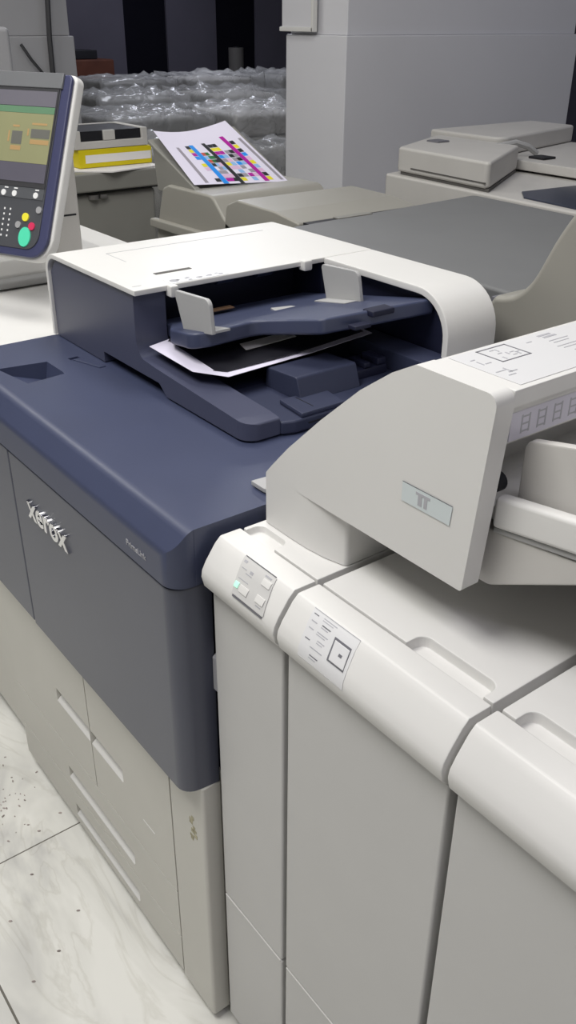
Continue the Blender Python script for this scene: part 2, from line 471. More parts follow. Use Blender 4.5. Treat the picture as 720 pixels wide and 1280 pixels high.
obj('core_panel', box(-0.82, -0.032, 0.033, 0.72, 0.60, DT - 0.002, 0.0), M['navydeepshade'], P)
# top cover with soft front edge, right end and the cut tool recess
prof = rpoly([(-0.032, 0.9495), (-0.032, 1.0, 0.02), (-0.004, ZT, 0.022), (0.735, ZT, 0.004), (0.735, 0.9495)], 8)
b = prism_(prof, 'X', -0.832, 0.004)
rec = bmesh.new()
R0 = [(-0.705, 0.022), (-0.590, 0.040), (-0.604, 0.118), (-0.690, 0.118)]
t = [rec.verts.new((x, y, ZT + 0.01)) for x, y in R0]
bb = [rec.verts.new(p) for p in ((-0.705, 0.030, ZT - 0.012), (-0.650, 0.048, ZT - 0.035), (-0.640, 0.104, ZT - 0.035), (-0.690, 0.110, ZT - 0.035))]
rec.faces.new(t); rec.faces.new(bb[::-1])
for i in range(4): rec.faces.new((t[i], t[(i + 1) % 4], bb[(i + 1) % 4], bb[i]))
slot = box_(-0.684, -0.664, 0.155, 0.175, ZT - 0.004, ZT + 0.01)
corner = prism_([(0.02, -0.06), (0.02, 0.006)] + [(-0.026 + 0.030 * math.cos(math.radians(a)), -0.002 + 0.030 * math.sin(math.radians(a))) for a in range(10, -91, -10)] + [(-0.026, -0.06)], 'Z', 0.9, 1.1)
b = cut(b, rec, slot, corner)
tcv = obj('top_cover', finish(b, 0.006, 3, 50), M['navy'], P)
obj('latch', prism([(-0.668, 0.158), (-0.600, 0.178), (-0.600, 0.192), (-0.668, 0.172)], 'Z', ZT - 0.003, ZT + 0.0025, 0.0015), M['navy'], tcv)
bm = text_bm('PrimeLink', (-0.118, -0.0322, 0.967), (1, 0, 0), (0, 0, 1), 0.0135, 0.0003)
o = obj('name_lettering', bm, M['markl'], tcv); o['label'] = 'tiny pale lettering near the right end of the top cover'

# ---- document feeder on top of the printer
ZB = ZT + 0.002
b = prism_(rpoly([(-0.822, ZB), (-0.62, ZB), (-0.62, 1.056), (-0.418, 1.056, 0.008), (-0.395, ZB + 0.002), (-0.160, ZB + 0.002), (-0.160, 1.065, 0.004), (-0.185, 1.068),
                         (-0.43, 1.080, 0.02), (-0.478, 1.084, 0.02), (-0.49, 1.110), (-0.49, 1.190), (-0.795, 1.190), (-0.822, 1.163)], 5), 'Y', 0.2, 0.262)
corner = prism_([(-0.14, 0.18), (-0.14, 0.226)] + [(-0.186 + 0.026 * math.cos(math.radians(a)), 0.226 + 0.026 * math.sin(math.radians(a))) for a in range(0, -91, -10)] + [(-0.186, 0.18)], 'Z', 1.0, 1.15)
AF = obj('document_feeder', finish(cut(b, corner), 0.0022, 2, 40), M['feedersheen'], P)
AF['label'] = 'navy end wall of the document feeder'
# white top cover: a skin that wraps over the left end
def skin(outer, t):
    """outer polyline -> closed band of thickness t on its inner (right-hand) side"""
    n = len(outer); inn = []
    for i in range(n):
        p = Vector(outer[i]); a = Vector(outer[max(i - 1, 0)]); c = Vector(outer[min(i + 1, n - 1)])
        d = (c - a).normalized(); nn = Vector((d.y, -d.x)); inn.append(tuple(p + nn * t))
    return list(outer) + inn[::-1]
arc = lambda cx, cz, r, a0, a1, n: [(cx + r * math.cos(math.radians(a0 + (a1 - a0) * k / n)), cz + r * math.sin(math.radians(a0 + (a1 - a0) * k / n))) for k in range(n + 1)]
outer = [(-0.836, ZB)] + arc(-0.796, 1.161, 0.040, 180, 90, 8) + [(-0.474, 1.201)]
tc_ = obj('feeder_cover', prism(skin(outer, 0.0095), 'Y', 0.195, 0.722, 0.002, 2, 50), M['white'], P)
# its rear arm, curving down at the right-hand end
outer = [(-0.4735, 1.201), (-0.222, 1.201)] + arc(-0.222, 1.121, 0.080, 90, 0, 10)[1:] + [(-0.142, ZB)]
obj('rear_arm', prism(skin(outer, 0.013), 'Y', 0.600, 0.722, 0.003, 2, 50), M['white'], tc_)
inner = [(-0.4735, 1.186), (-0.225, 1.186)] + arc(-0.225, 1.121, 0.066, 90, 0, 10)[1:] + [(-0.159, ZB), (-0.4735, ZB)]
obj('arm_lining', prism(inner, 'Y', 0.622, 0.718), M['navydeepshade'], AF)
obj('feeder_core', box(-0.818, -0.565, 0.264, 0.60, ZB, 1.188, 0.003), M['navydeepshade'], AF)
obj('feeder_rear', box(-0.818, -0.478, 0.60, 0.718, ZB, 1.188, 0.0), M['navydeepshade'], AF)
# rollers and sensor bits seen in the mouth
obj('feed_roller', disc((-0.545, 0.40, 1.178), 0.013, (0, 1, 0), (1, 0, 0), 0.035), M['navy'], AF)
obj('feed_roller', disc((-0.545, 0.49, 1.178), 0.013, (0, 1, 0), (1, 0, 0), 0.035), M['navy'], AF)
obj('feed_shaft', disc((-0.545, 0.264, 1.178), 0.005, (0, 1, 0), (1, 0, 0), 0.335), M['black'], AF)
o = obj('sensor_strip', box(-0.49, -0.475, 0.345, 0.395, 1.1385, 1.1405), M['brown'], AF); o['label'] = 'brown strip in the feeder mouth'
# details of the cover: slot, corner tick, white roll hooks and icon label
b = box(-0.556, -0.546, 0.278, 0.352, 1.2008, 1.2018)
o = obj('cover_slot', b, M['seam'], tc_); o['label'] = 'grey slot in the white cover'
obj('cover_seam', add(box(-0.7405, -0.7390, 0.28, 0.65, 1.2010, 1.2014), box(-0.7390, -0.66, 0.2800, 0.2810, 1.2010, 1.2014)), M['markl'], tc_)
obj('corner_mark', box(-0.499, -0.4975, 0.205, 0.222, 1.2010, 1.2014), M['markl'], tc_)
ib = obj('icon_label', box(-0.505, -0.476, 0.268, 0.385, 1.2010, 1.2016), M['label'], tc_)
bm = new()
random.seed(3)
for k in range(5):
    y = 0.282 + k * 0.021
    if k == 0:
        add(bm, disc((-0.491, y, 1.2016), 0.008, (0, 0, 1), (1, 0, 0), 0.0003, 14))
    for q in range(3):
        x = -0.499 + random.random() * 0.014; yy = y + random.random() * 0.008
        add(bm, box(x, x + 0.005, yy, yy + 0.006, 1.2016, 1.2020))
obj('icon_mark', bm, M['markl'], ib)
obj('cover_tab', box(-0.482, -0.462, 0.258, 0.275, 1.181, 1.2015, 0.004), M['white'], tc_)
obj('cover_tab', box(-0.482, -0.462, 0.545, 0.565, 1.184, 1.2035, 0.004), M['white'], tc_)
# input tray: sloping navy plate with a stepped front edge
def sheet(top, thick, bev=0.0, sub=False):
    bm = bmesh.new()
    A = [bm.verts.new(p) for p in top]; B = [bm.verts.new((p[0], p[1], p[2] - (thick[i] if isinstance(thick, list) else thick))) for i, p in enumerate(top)]
    f = bm.faces.new(A); g = bm.faces.new(B[::-1]); n = len(A)
    for i in range(n): bm.faces.new((A[i], B[i], B[(i + 1) % n], A[(i + 1) % n]))
    bmesh.ops.recalc_face_normals(bm, faces=bm.faces)
    finish(bm, bev, 3, 40)
    return bm
pl2 = rpoly([(-0.535, 0.266), (-0.48, 0.264), (-0.435, 0.236, 0.03), (-0.352, 0.226, 0.022), (-0.340, 0.258, 0.014), (-0.350, 0.355, 0.03), (-0.300, 0.382, 0.03), (-0.235, 0.402, 0.016),
             (-0.215, 0.50), (-0.196, 0.618), (-0.535, 0.598)], 5)
zz = lambda x: 1.150 + 0.17 * (x + 0.373) if x < -0.3 else 1.1624 + 0.20 * (x + 0.3)
it = obj('input_tray', sheet([(x, y, zz(x)) for x, y in pl2], 0.027, 0.005), M['navy'], AF)
b = text_bm('TT', (-0.398, 0.425, 1.1465), (0.25, 1, 0.0), (-1, 0.25, -0.17), 0.02, 0.0004)
obj('tray_emblem', prism([(-0.412, 0.430), (-0.384, 0.424), (-0.388, 0.475), (-0.402, 0.468)], 'Z', 1.1440, 1.1475), M['guide'], it); b.free()
bm = new()
add(bm, box(-0.232, -0.205, 0.485, 0.535, 1.169, 1.1795, 0.003)); add(bm, box(-0.215, -0.196, 0.44, 0.475, 1.158, 1.165, 0.002))
obj('tray_latch', bm, M['navydeepshade'], it)
# grey side guides
def guide(y, pts, foot):
    g = obj('paper_guide', prism(rpoly(pts, 4), 'Y', y - 0.004, y + 0.004, 0.0015), M['guide'], AF)
    obj('guide_foot', prism(foot, 'Z', -1, 1), M['guide'], g) if False else None
    return g
g1 = guide(0.252, [(-0.436, 1.203, 0.006), (-0.33, 1.210, 0.012), (-0.322, 1.155), (-0.41, 1.141)], None)
obj('guide_foot', sheet([(-0.40, 0.256, 1.1485), (-0.325, 0.256, 1.1595), (-0.325, 0.285, 1.1595), (-0.40, 0.275, 1.1485)], 0.004), M['guide'], g1)
g2 = guide(0.552, [(-0.419, 1.207, 0.006), (-0.318, 1.213, 0.012), (-0.306, 1.160), (-0.40, 1.144)], None)
obj('guide_foot', sheet([(-0.40, 0.520, 1.1485), (-0.315, 0.520, 1.163), (-0.315, 0.548, 1.163), (-0.40, 0.548, 1.1485)], 0.004), M['guide'], g2)
# output tray under it
ot = obj('output_tray', finish(prism_(rpoly([(-0.565, 0.2625), (-0.158, 0.2625), (-0.150, 0.285, 0.008), (-0.150, 0.62), (-0.565, 0.60)], 6), 'Z', ZB, 1.058), 0.004, 3), M['navyshade'], AF)
obj('tray_basin', prism([(-0.56, 1.0585), (-0.36, 1.062), (-0.31, 1.0585)], 'Y', 0.264, 0.60), M['navydeepshade'], ot)
bm = prism(rpoly([(-0.30, 1.057), (-0.296, 1.092, 0.006), (-0.215, 1.097, 0.006), (-0.200, 1.057)], 4), 'Y', 0.335, 0.462, 0.003)
obj('tray_block', bm, M['navyshade'], ot)
obj('tray_step', prism(rpoly([(-0.22, 0.305), (-0.152, 0.298), (-0.152, 0.385), (-0.215, 0.395)]), 'Z', 1.0575, 1.066, 0.003), M['navyshade'], ot)
bm = new(); add(bm, box(-0.29, -0.225, 0.475, 0.545, 1.057, 1.075, 0.004)); add(bm, box(-0.268, -0.225, 0.49, 0.505, 1.075, 1.085, 0.003)); add(bm, box(-0.268, -0.225, 0.52, 0.54, 1.075, 1.088, 0.003))
obj('tray_clip', bm, M['navydeepshade'], ot)
obj('rear_rail', box(-0.34, -0.150, 0.555, 0.615, 1.057, 1.094, 0.004), M['navyshade'], ot)
bm = new(); add(bm, box(-0.1505, -0.1490, 0.31, 0.37, 1.047, 1.0495)); add(bm, box(-0.21, -0.165, 0.33, 0.3315, 1.0660, 1.0664))
obj('tray_slot', bm, M['black'], ot)

# ---- touch console of the printer on its post
U = Vector((-0.911, -0.411, 0)).normalized()              # along the console's width, to the left
N0 = Vector((0.411, -0.911, 0)).normalized()
down = (N0 * 0.145 + Vector((0, 0, -0.338))).normalized()  # down along the face
Nf = down.cross(U)
if Nf.dot(N0) < 0: Nf = -Nf
TR = Vector((-1.0, 0.374, 1.493)) - Nf * 0.0
RR = -U; UP = -down
ORG = TR + down * 0.368                                    # lower right corner; a runs left along U
def cp(pts, h, z0): return plate(ORG, RR, UP, [(-a, b) for a, b in pts], h, z0)
def rr(a0, a1, b0, b1, r, seg=6): return rpoly([(a0, b0, r), (a1, b0, r), (a1, b1, r), (a0, b1, r)], seg)
CW = 0.40; CH = 0.368
case = obj('console_case', finish(cp(rpoly([(-0.005, -0.006, 0.05), (CW, -0.006, 0.05), (CW, CH + 0.003, 0.016), (-0.005, CH + 0.003, 0.016)]), 0.026, -0.030), 0.006, 3), M['white'], P)
case['label'] = 'white rear shell of the touch console'
fr = obj('console_frame', finish(cp(rpoly([(0, 0, 0.045), (CW - 0.012, 0, 0.045), (CW - 0.012, CH, 0.012), (0, CH, 0.012)], 8), 0.010, -0.004), 0.004, 2), mat('blue_navy_frame', (0.058, 0.063, 0.135), 0.35, 0.5), case)
obj('console_face', finish(cp(rpoly([(0.022, 0.016, 0.032), (CW - 0.03, 0.016, 0.032), (CW - 0.03, CH - 0.001, 0.004), (0.022, CH - 0.001, 0.004)], 8), 0.004, 0.005), 0.001, 1), M['panelgrey'], case)
obj('console_top_strip', finish(cp(rect(0.018, CW - 0.02, CH - 0.030, CH), 0.006, 0.006), 0.001, 1), mat('grey_top_strip', (0.16, 0.165, 0.175), 0.5), case)
sc_ = obj('touch_screen', finish(cp(rect(0.023, CW - 0.04, 0.140, CH - 0.031), 0.002, 0.0092), 0.0), M['bezel'], case)
def scr(name, a0, a1, b0, b1, m_, z=0.0113, h=0.0006): return obj(name, cp(rect(a0, a1, b0, b1), h, z), m_, case)
scr('screen_bar', 0.0265, CW - 0.05, 0.301, 0.331, M['scr_top'])
scr('screen_bar', 0.0265, CW - 0.05, 0.287, 0.300, M['scr_green'])
scr('screen_page', 0.0265, CW - 0.05, 0.188, 0.2865, M['scr_body'])
scr('screen_bar', 0.0265, CW - 0.05, 0.150, 0.1875, M['scr_low'])
for a0, b0 in ((0.030, 0.238), (0.103, 0.224)):
    wd, ht = (0.050, 0.018) if a0 < 0.1 else (0.028, 0.026)
    for r in (rect(a0, a0 + wd, b0 - 0.012, b0 - 0.003), rect(a0 + 0.01, a0 + wd, b0 + ht + 0.008, b0 + ht + 0.012), rect(a0 + wd + 0.006, a0 + wd + 0.010, b0 + 0.004, b0 + ht)):
        obj('screen_outline', cp(r, 0.0004, 0.0119), M['scr_orange'], case)
    scr('screen_picture', a0, a0 + wd, b0, b0 + ht, M['scr_pic'], 0.0119, 0.0005)
scr('key_strip', 0.024, CW - 0.04, 0.117, 0.1395, mat('grey_key_strip', (0.10, 0.105, 0.115), 0.35), 0.0090, 0.0012)
def btn(a, b, r, m_, ry=None, nm='button'):
    return obj(nm, disc(ORG + RR * (-a) + UP * b + Nf * 0.0088, r, Nf, RR, 0.003, 18, ry), m_, case)
for a in (0.044, 0.102, 0.132): btn(a, 0.125, 0.0062, M['btn_white'])
for a in (0.042, 0.100, 0.126): obj('key_caption', cp(rect(a - 0.005, a + 0.005, 0.1345, 0.137), 0.0004, 0.0104), M['btn_white'], case)
btn(0.030, 0.097, 0.0070, M['btn_grey'])
btn(0.063, 0.080, 0.0085, M['btn_yellow'])
btn(0.043, 0.063, 0.0080, M['btn_red'])
btn(0.080, 0.063, 0.0070, M['btn_grey'])
o = obj('start_button', disc(ORG + RR * (-0.058) + UP * 0.040 + Nf * 0.0088, 0.0155, Nf, RR, 0.003, 24, 0.020), M['btn_green'], case)
o['label'] = 'large turquoise start button'
for k in range(6):
    for a in (0.108, 0.124, 0.142): obj('keypad_mark', cp(rect(a - 0.0018, a + 0.0018, 0.036 + k * 0.011, 0.040 + k * 0.011), 0.0004, 0.0090), M['btn_white'], case)
obj('console_post', prism(rpoly([(-1.20, 0.325, 0.01), (-1.085, 0.330, 0.01), (-1.085, 0.395, 0.01), (-1.20, 0.395, 0.01)]), 'Z', 1.095, 1.33, 0.004), M['oldwhite'], P)
obj('post_seam', box(-1.086, -1.0845, 0.355, 0.385, 1.208, 1.212), M['black'], P)

# the sheet lying in the output tray
zs = lambda x, y: 1.093 + 0.012 * math.sin((y - 0.2) * 6) * 0.5 - 0.10 * max(0, 0.262 - y) + (x + 0.29) * -0.05
bm = bmesh.new()
pp = [(-0.483, 0.266), (-0.470, 0.214), (-0.335, 0.217), (-0.288, 0.255), (-0.290, 0.42), (-0.312, 0.585), (-0.483, 0.59)]
t3 = [(x, y, zs(x, y) + (0.006 if y < 0.22 else 0)) for x, y in pp]
PS = thing('printed_sheet', (-0.38, 0.40, 1.07), 'black printed sheet with white margin lying under the feeder input tray', 'paper')
obj('paper', sheet(t3, 0.0006), M['paper'], PS)
q = [(-0.482, 0.262), (-0.455, 0.234), (-0.40, 0.226), (-0.345, 0.228), (-0.304, 0.262), (-0.303, 0.42), (-0.324, 0.575), (-0.482, 0.585)]
obj('printed_area', sheet([(x, y, zs(x, y) + 0.0012) for x, y in q], 0.0004), M['print_black'], PS)
q = [(-0.388, 0.345), (-0.358, 0.338), (-0.362, 0.45), (-0.390, 0.45)]
obj('white_patch', sheet([(x, y, zs(x, y) + 0.0022) for x, y in q], 0.0004), M['paperw'], PS)

# ------------------------------------------------------------------ white unit on the printer's left
LU = thing('side_cabinet', (-1.4, 0.36, 0), 'low white side cabinet at the left end of the navy printer', 'printer unit')
obj('body', box(-1.95, -0.842, 0.018, 0.73, 0.03, 1.0, 0.004), M['drawer'], LU)
obj('plinth', box(-1.93, -0.86, 0.035, 0.71, 0.0, 0.032), M['black'], LU)
obj('deck', box(-1.95, -0.842, 0.02, 0.73, 1.001, 1.030, 0.006, 3), M['white'], LU)
rb = obj('raised_block', prism(rpoly([(-1.95, 1.031), (-1.235, 1.031), (-1.235, 1.060, 0.012), (-1.255, 1.093, 0.012), (-1.95, 1.093)], 5), 'Y', 0.05, 0.52, 0.006, 3), M['white'], LU)
obj('moulding', prism(rpoly([(-1.236, 1.032), (-1.212, 1.034, 0.006), (-1.214, 1.050, 0.008), (-1.236, 1.056)], 4), 'Y', 0.07, 0.44, 0.003), M['guide'], rb)

# ------------------------------------------------------------------ row of white finisher cabinets in front right
ZF = 1.022
CAP = [(0.0655, ZF), (0.034, ZF), (0.025, 1.0135), (0.0105, 0.993), (0.004, 0.981), (0.0025, 0.971), (0.006, 0.957), (0.011, 0.951), (0.0175, 0.9465)]
def cap_pt(t):
    """point and outward normal on the cap's front curve, t from 0 (crease) to 1 (lower edge)"""
    pts = [Vector(p) for p in CAP[1:]]
    Ls = [(pts[i + 1] - pts[i]).length for i in range(len(pts) - 1)]; d = t * sum(Ls)
    for i, l in enumerate(Ls):
        if d <= l or i == len(Ls) - 1:
            p = pts[i].lerp(pts[i + 1], min(1, d / l)); dv = (pts[i + 1] - pts[i]).normalized()
            return p, Vector((dv.y, -dv.x)) if Vector((dv.y, -dv.x)).x < 0 else Vector((-dv.y, dv.x))
        d -= l
def cap_patch(x0, x1, t0, t1, off, h, n=8, bev=0, sk=0.0):
    bm = bmesh.new(); A = []; B = []
    for k in range(n + 1):
        p, nn = cap_pt(t0 + (t1 - t0) * k / n)
        dx = sk * k / n
        a = p + nn * off; b = p + nn * (off + h)
        A.append([bm.verts.new((x + dx, a.x, a.y)) for x in (x0, x1)]); B.append([bm.verts.new((x + dx, b.x, b.y)) for x in (x0, x1)])
    for k in range(n):
        bm.faces.new((A[k][0], A[k][1], A[k + 1][1], A[k + 1][0])); bm.faces.new((B[k][0], B[k + 1][0], B[k + 1][1], B[k][1]))
        for s in (0, 1): bm.faces.new((A[k][s], A[k + 1][s], B[k + 1][s], B[k][s]))
    bm.faces.new((A[0][0], B[0][0], B[0][1], A[0][1])); bm.faces.new((A[n][0], A[n][1], B[n][1], B[n][0]))
    return finish(bm, bev, 1, 60)

def finisher(x0, x1, label, recess=None, depth=0.74):
    T = thing('finisher_cabinet', ((x0 + x1) / 2, 0.36, 0), label, 'printer unit', 'white finisher cabinets in a row')
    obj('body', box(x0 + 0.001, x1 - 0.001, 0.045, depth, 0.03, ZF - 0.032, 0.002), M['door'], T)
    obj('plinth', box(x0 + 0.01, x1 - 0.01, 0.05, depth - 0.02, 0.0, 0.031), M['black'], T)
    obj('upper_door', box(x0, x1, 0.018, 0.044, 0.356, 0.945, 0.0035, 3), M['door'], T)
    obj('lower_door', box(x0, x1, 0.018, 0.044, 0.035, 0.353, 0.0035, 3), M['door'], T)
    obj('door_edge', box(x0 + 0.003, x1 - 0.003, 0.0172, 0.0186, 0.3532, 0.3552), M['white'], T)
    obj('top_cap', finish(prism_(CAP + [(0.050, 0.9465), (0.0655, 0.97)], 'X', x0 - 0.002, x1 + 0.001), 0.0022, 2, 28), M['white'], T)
    b = box_(x0, x1, 0.0685, depth, ZF - 0.030, ZF)
    if recess:
        cs = []
        for r0, r1, y0, y1, dp in recess:
            prof = rpoly([(y0 - 0.02, ZF + 0.02), (y0 - 0.02, ZF - dp), (y1 - 0.012, ZF - dp, 0.008), (y1 + 0.004, ZF + 0.02)], 5)
            plan = prism_(rpoly([(r0, y0 - 0.03), (r1, y0 - 0.03), (r1, y1, 0.012), (r0, y1, 0.012)], 6), 'Z', ZF - dp, ZF + 0.02)
            cs.append(plan)
        b = cut(b, *cs)
    obj('top_panel', finish(b, 0.0025, 2, 40), M['white'], T)
    return T
F1 = finisher(0.019, 0.172, 'narrow white finisher cabinet beside the navy printer with green lamp panel', [(0.026, 0.085, 0.066, 0.092, 0.010)])
F2 = finisher(0.181, 0.442, 'middle white finisher cabinet with square button on its sloping front', [(0.322, 0.428, 0.066, 0.094, 0.014)])
F3 = finisher(0.452, 1.00, 'wide white finisher cabinet at the lower right corner', [(0.470, 0.60, 0.066, 0.094, 0.014)])
# control strip of the first one
pn = obj('control_panel', cap_patch(0.076, 0.141, 0.02, 0.54, 0.0002, 0.0012, bev=0.0003, sk=0.010), M['door'], F1)
obj('panel_border', cap_patch(0.078, 0.139, 0.004, 0.016, 0.0002, 0.0014, 1), M['mark'], pn)
obj('panel_border', cap_patch(0.088, 0.149, 0.548, 0.566, 0.0002, 0.0010, 1), M['mark'], pn)
def pbtn(x, t0, t1, w, m_, nm): return obj(nm, cap_patch(x, x + w, t0, t1, 0.0014, 0.0012, 4, 0.0003), m_, pn)
pbtn(0.096, 0.36, 0.46, 0.017, M['white'], 'panel_button'); pbtn(0.128, 0.33, 0.43, 0.016, M['white'], 'panel_button'); pbtn(0.125, 0.11, 0.20, 0.016, M['white'], 'panel_button')
o = pbtn(0.085, 0.36, 0.44, 0.008, M['green_led'], 'indicator_lamp'); o['label'] = 'pale green indicator lamp'
for x, t, w, h in ((0.081, 0.06, 0.006, 0.035), (0.083, 0.16, 0.010, 0.010), (0.094, 0.20, 0.012, 0.012), (0.100, 0.14, 0.006, 0.04), (0.086, 0.30, 0.020, 0.010), (0.124, 0.06, 0.012, 0.025), (0.132, 0.46, 0.010, 0.014)):
    obj('panel_mark', cap_patch(x, x + w, t, t + h, 0.0014, 0.0003, 2), M['markl'], pn)
# instruction label and square button of the second one
lb = obj('instruction_label', cap_patch(0.213, 0.290, 0.03, 0.635, 0.0002, 0.0004, sk=0.007), M['label'], F2)
for k, (x, t, w) in enumerate(((0.217, 0.075, 0.008), (0.233, 0.06, 0.022), (0.219, 0.16, 0.009), (0.236, 0.14, 0.014), (0.220, 0.25, 0.008), (0.234, 0.24, 0.018), (0.222, 0.38, 0.008), (0.240, 0.33, 0.012), (0.234, 0.44, 0.020), (0.238, 0.53, 0.014))):
    obj('label_mark', cap_patch(x, x + w, t, t + 0.012, 0.0006, 0.0003, 1), M['markl'] if k % 3 else M['mark'], lb)
    if k % 2: obj('label_mark', cap_patch(x, x + w * 0.8, t + 0.030, t + 0.040, 0.0006, 0.0003, 1), M['markl'], lb)
obj('label_border', cap_patch(0.213, 0.290, 0.018, 0.026, 0.0003, 0.0004, 1), M['markl'], lb)
obj('label_border', cap_patch(0.220, 0.297, 0.638, 0.646, 0.0003, 0.0004, 1), M['label'], lb)
fb = obj('button_frame', cap_patch(0.2595, 0.2865, 0.160, 0.450, 0.0006, 0.0006, sk=0.004), M['mark'], F2)
sq = obj('square_button', cap_patch(0.2622, 0.2862, 0.188, 0.428, 0.0012, 0.0010, 6, 0.0004, sk=0.004), M['label'], F2)
obj('button_mark', cap_patch(0.276, 0.281, 0.29, 0.325, 0.0023, 0.0003, 2), M['mark'], sq)

# ------------------------------------------------------------------ inserter hood standing on the finisher row
H = thing('sheet_inserter', (0.2, 0.35, ZF), 'white hooded sheet inserter standing on the finisher cabinets', 'printer unit')
Y0 = 0.10; Y1 = 0.66
def union(a, b2):
    me = bpy.data.meshes.new('t'); a.to_mesh(me); a.free(); o = bpy.data.objects.new('t', me); COL.objects.link(o)
    mc = bpy.data.meshes.new('c'); b2.to_mesh(mc); b2.free(); oc = bpy.data.objects.new('c', mc); COL.objects.link(oc)
    md = o.modifiers.new('b', 'BOOLEAN'); md.operation = 'UNION'; md.solver = 'EXACT'; md.object = oc
    bpy.context.view_layer.update()
    res = bpy.data.meshes.new_from_object(o.evaluated_get(bpy.context.evaluated_depsgraph_get()))
    out = bmesh.new(); out.from_mesh(res)
    for t in (o, oc):
        d = t.data; bpy.data.objects.remove(t); bpy.data.meshes.remove(d)
    bpy.data.meshes.remove(res)
    bmesh.ops.remove_doubles(out, verts=out.verts, dist=2e-5)
    bmesh.ops.dissolve_limit(out, angle_limit=math.radians(0.5), verts=out.verts, edges=out.edges)
    return out
side = rpoly([(0.0265, 1.094), (0.027, 1.096), (0.039, 1.110), (0.072, 1.1455), (0.131, 1.202), (0.195, 1.2585), (0.241, 1.2915), (0.273, 1.309, 0.012), (0.376, 1.309, 0.012), (0.360, 1.094, 0.004)], 6)
# front cheek with the foot under it, rear cheek
foot = rpoly([(0.0265, Y0), (0.085, Y0), (0.110, 0.1008), (0.140, 0.1045), (0.171, 0.113, 0.006), (0.171, Y1 - 0.026), (0.0265, Y1 - 0.026)], 5)
ck = obj('front_cheek', finish(union(prism_(side, 'Y', Y0, 0.125), prism_(foot, 'Z', ZF + 0.001, 1.0945)), 0.003, 3, 30), M['white'], H)
obj('rear_cheek', finish(prism_(side, 'Y', Y1 - 0.025, Y1), 0.0045, 3, 45), M['white'], H)
# middle: sloped top, face strip and paper mouth
mid = [(0.028, 1.0955), (0.039, 1.109), (0.072, 1.1445), (0.131, 1.201), (0.195, 1.2575), (0.241, 1.2905), (0.273, 1.3080), (0.374, 1.3080), (0.3725, 1.290), (0.366, 1.284), (0.364, 1.248), (0.27, 1.248), (0.27, 1.165), (0.338, 1.165), (0.335, 1.096), (0.092, 1.0955)]
hd = obj('hood', finish(prism_(mid, 'Y', 0.1255, Y1 - 0.0255), 0.002, 2, 30), M['white'], H)
# labels
sl = obj('sticker', plate((0.268, Y0 - 0.0004, 1.160), (1, 0, 0), (0, 0, 1), [(0, 0), (0.068, 0), (0.070, 0.022), (0.0, 0.022)], 0.0005), M['labelblue'], ck)
sl['label'] = 'pale blue sticker with a grey emblem'
bm = new()
for a0, a1, b0, b1 in ((0.020, 0.040, 0.0155, 0.0185), (0.0235, 0.029, 0.004, 0.0155), (0.032, 0.0365, 0.004, 0.0155)):
    add(bm, plate((0.268, Y0 - 0.0009, 1.160), (1, 0, 0), (0, 0, 1), rect(a0, a1, b0, b1), 0.0003))
obj('sticker_emblem', bm, M['markl'], ck)
obj('sticker_edge', plate((0.268, Y0 - 0.0006, 1.160), (1, 0, 0), (0, 0, 1), [(0, 0.0218), (0.070, 0.0218), (0.070, 0.0226), (0, 0.0226)], 0.0003), M['mark'], ck)
tl = obj('top_label', box(0.277, 0.367, 0.140, 0.62, 1.3082, 1.3086), M['label'], hd)
bm = new()
def ring(x0, x1, y0, y1, w, z=1.3086):
    for a in ((x0, x1, y0, y0 + w), (x0, x1, y1 - w, y1), (x0, x0 + w, y0, y1), (x1 - w, x1, y0, y1)): add(bm, box(a[0], a[1], a[2], a[3], z, z + 0.0003))
ring(0.281, 0.317, 0.174, 0.217, 0.0016)
random.seed(5)
obj('label_frame', bm, M['mark'], hd)
def LM(b): obj('label_mark', b, M['markl'], hd)
for k in range(9):
    x = 0.287 + random.random() * 0.022; y = 0.181 + random.random() * 0.028
    if k % 2: LM(box(x, x + 0.006, y, y + 0.0018, 1.3086, 1.3089))
    else: LM(box(x, x + 0.0014, y, y + 0.006, 1.3086, 1.3089))
for x, y, dx, dy in ((0.296, 0.150, 0.0015, 0.006), (0.302, 0.152, 0.010, 0.0015), (0.310, 0.156, 0.0015, 0.008), (0.332, 0.146, 0.0015, 0.014), (0.338, 0.157, 0.0015, 0.012), (0.344, 0.150, 0.0015, 0.010), (0.328, 0.160, 0.012, 0.0015),
                     (0.284, 0.264, 0.0035, 0.020), (0.290, 0.266, 0.0035, 0.020), (0.302, 0.262, 0.0012, 0.030), (0.308, 0.262, 0.0012, 0.024), (0.318, 0.255, 0.0012, 0.040), (0.324, 0.258, 0.0012, 0.030), (0.334, 0.262, 0.0012, 0.030), (0.292, 0.238, 0.0015, 0.008)):
    LM(box(x, x + dx, y, y + dy, 1.3086, 1.3089))
fl = obj('face_label', box(0.3648, 0.3662, 0.135, 0.60, 1.252, 1.281), mat('pale_lilac_label', (0.62, 0.60, 0.68), 0.4), hd)
bm = new()
for k in range(9):
    y = 0.150 + k * 0.024
    bm = new(); add(bm, box(0.3662, 0.3664, y, y + 0.002, 1.257, 1.276)); add(bm, box(0.3662, 0.3664, y + 0.011, y + 0.013, 1.257, 1.276))
    for q in range(3):
        add(bm, box(0.3662, 0.3664, y + 0.002, y + 0.011, 1.258 + q * 0.0075, 1.2597 + q * 0.0075))
    obj('face_mark', bm, M['markl'], fl)
obj('foot_tab', prism([(-0.050, 0.130), (-0.022, 0.130), (0.0262, 0.145), (0.0262, 0.175), (-0.048, 0.156)], 'Z', 1.0365, 1.043, 0.001), M['guide'], H)
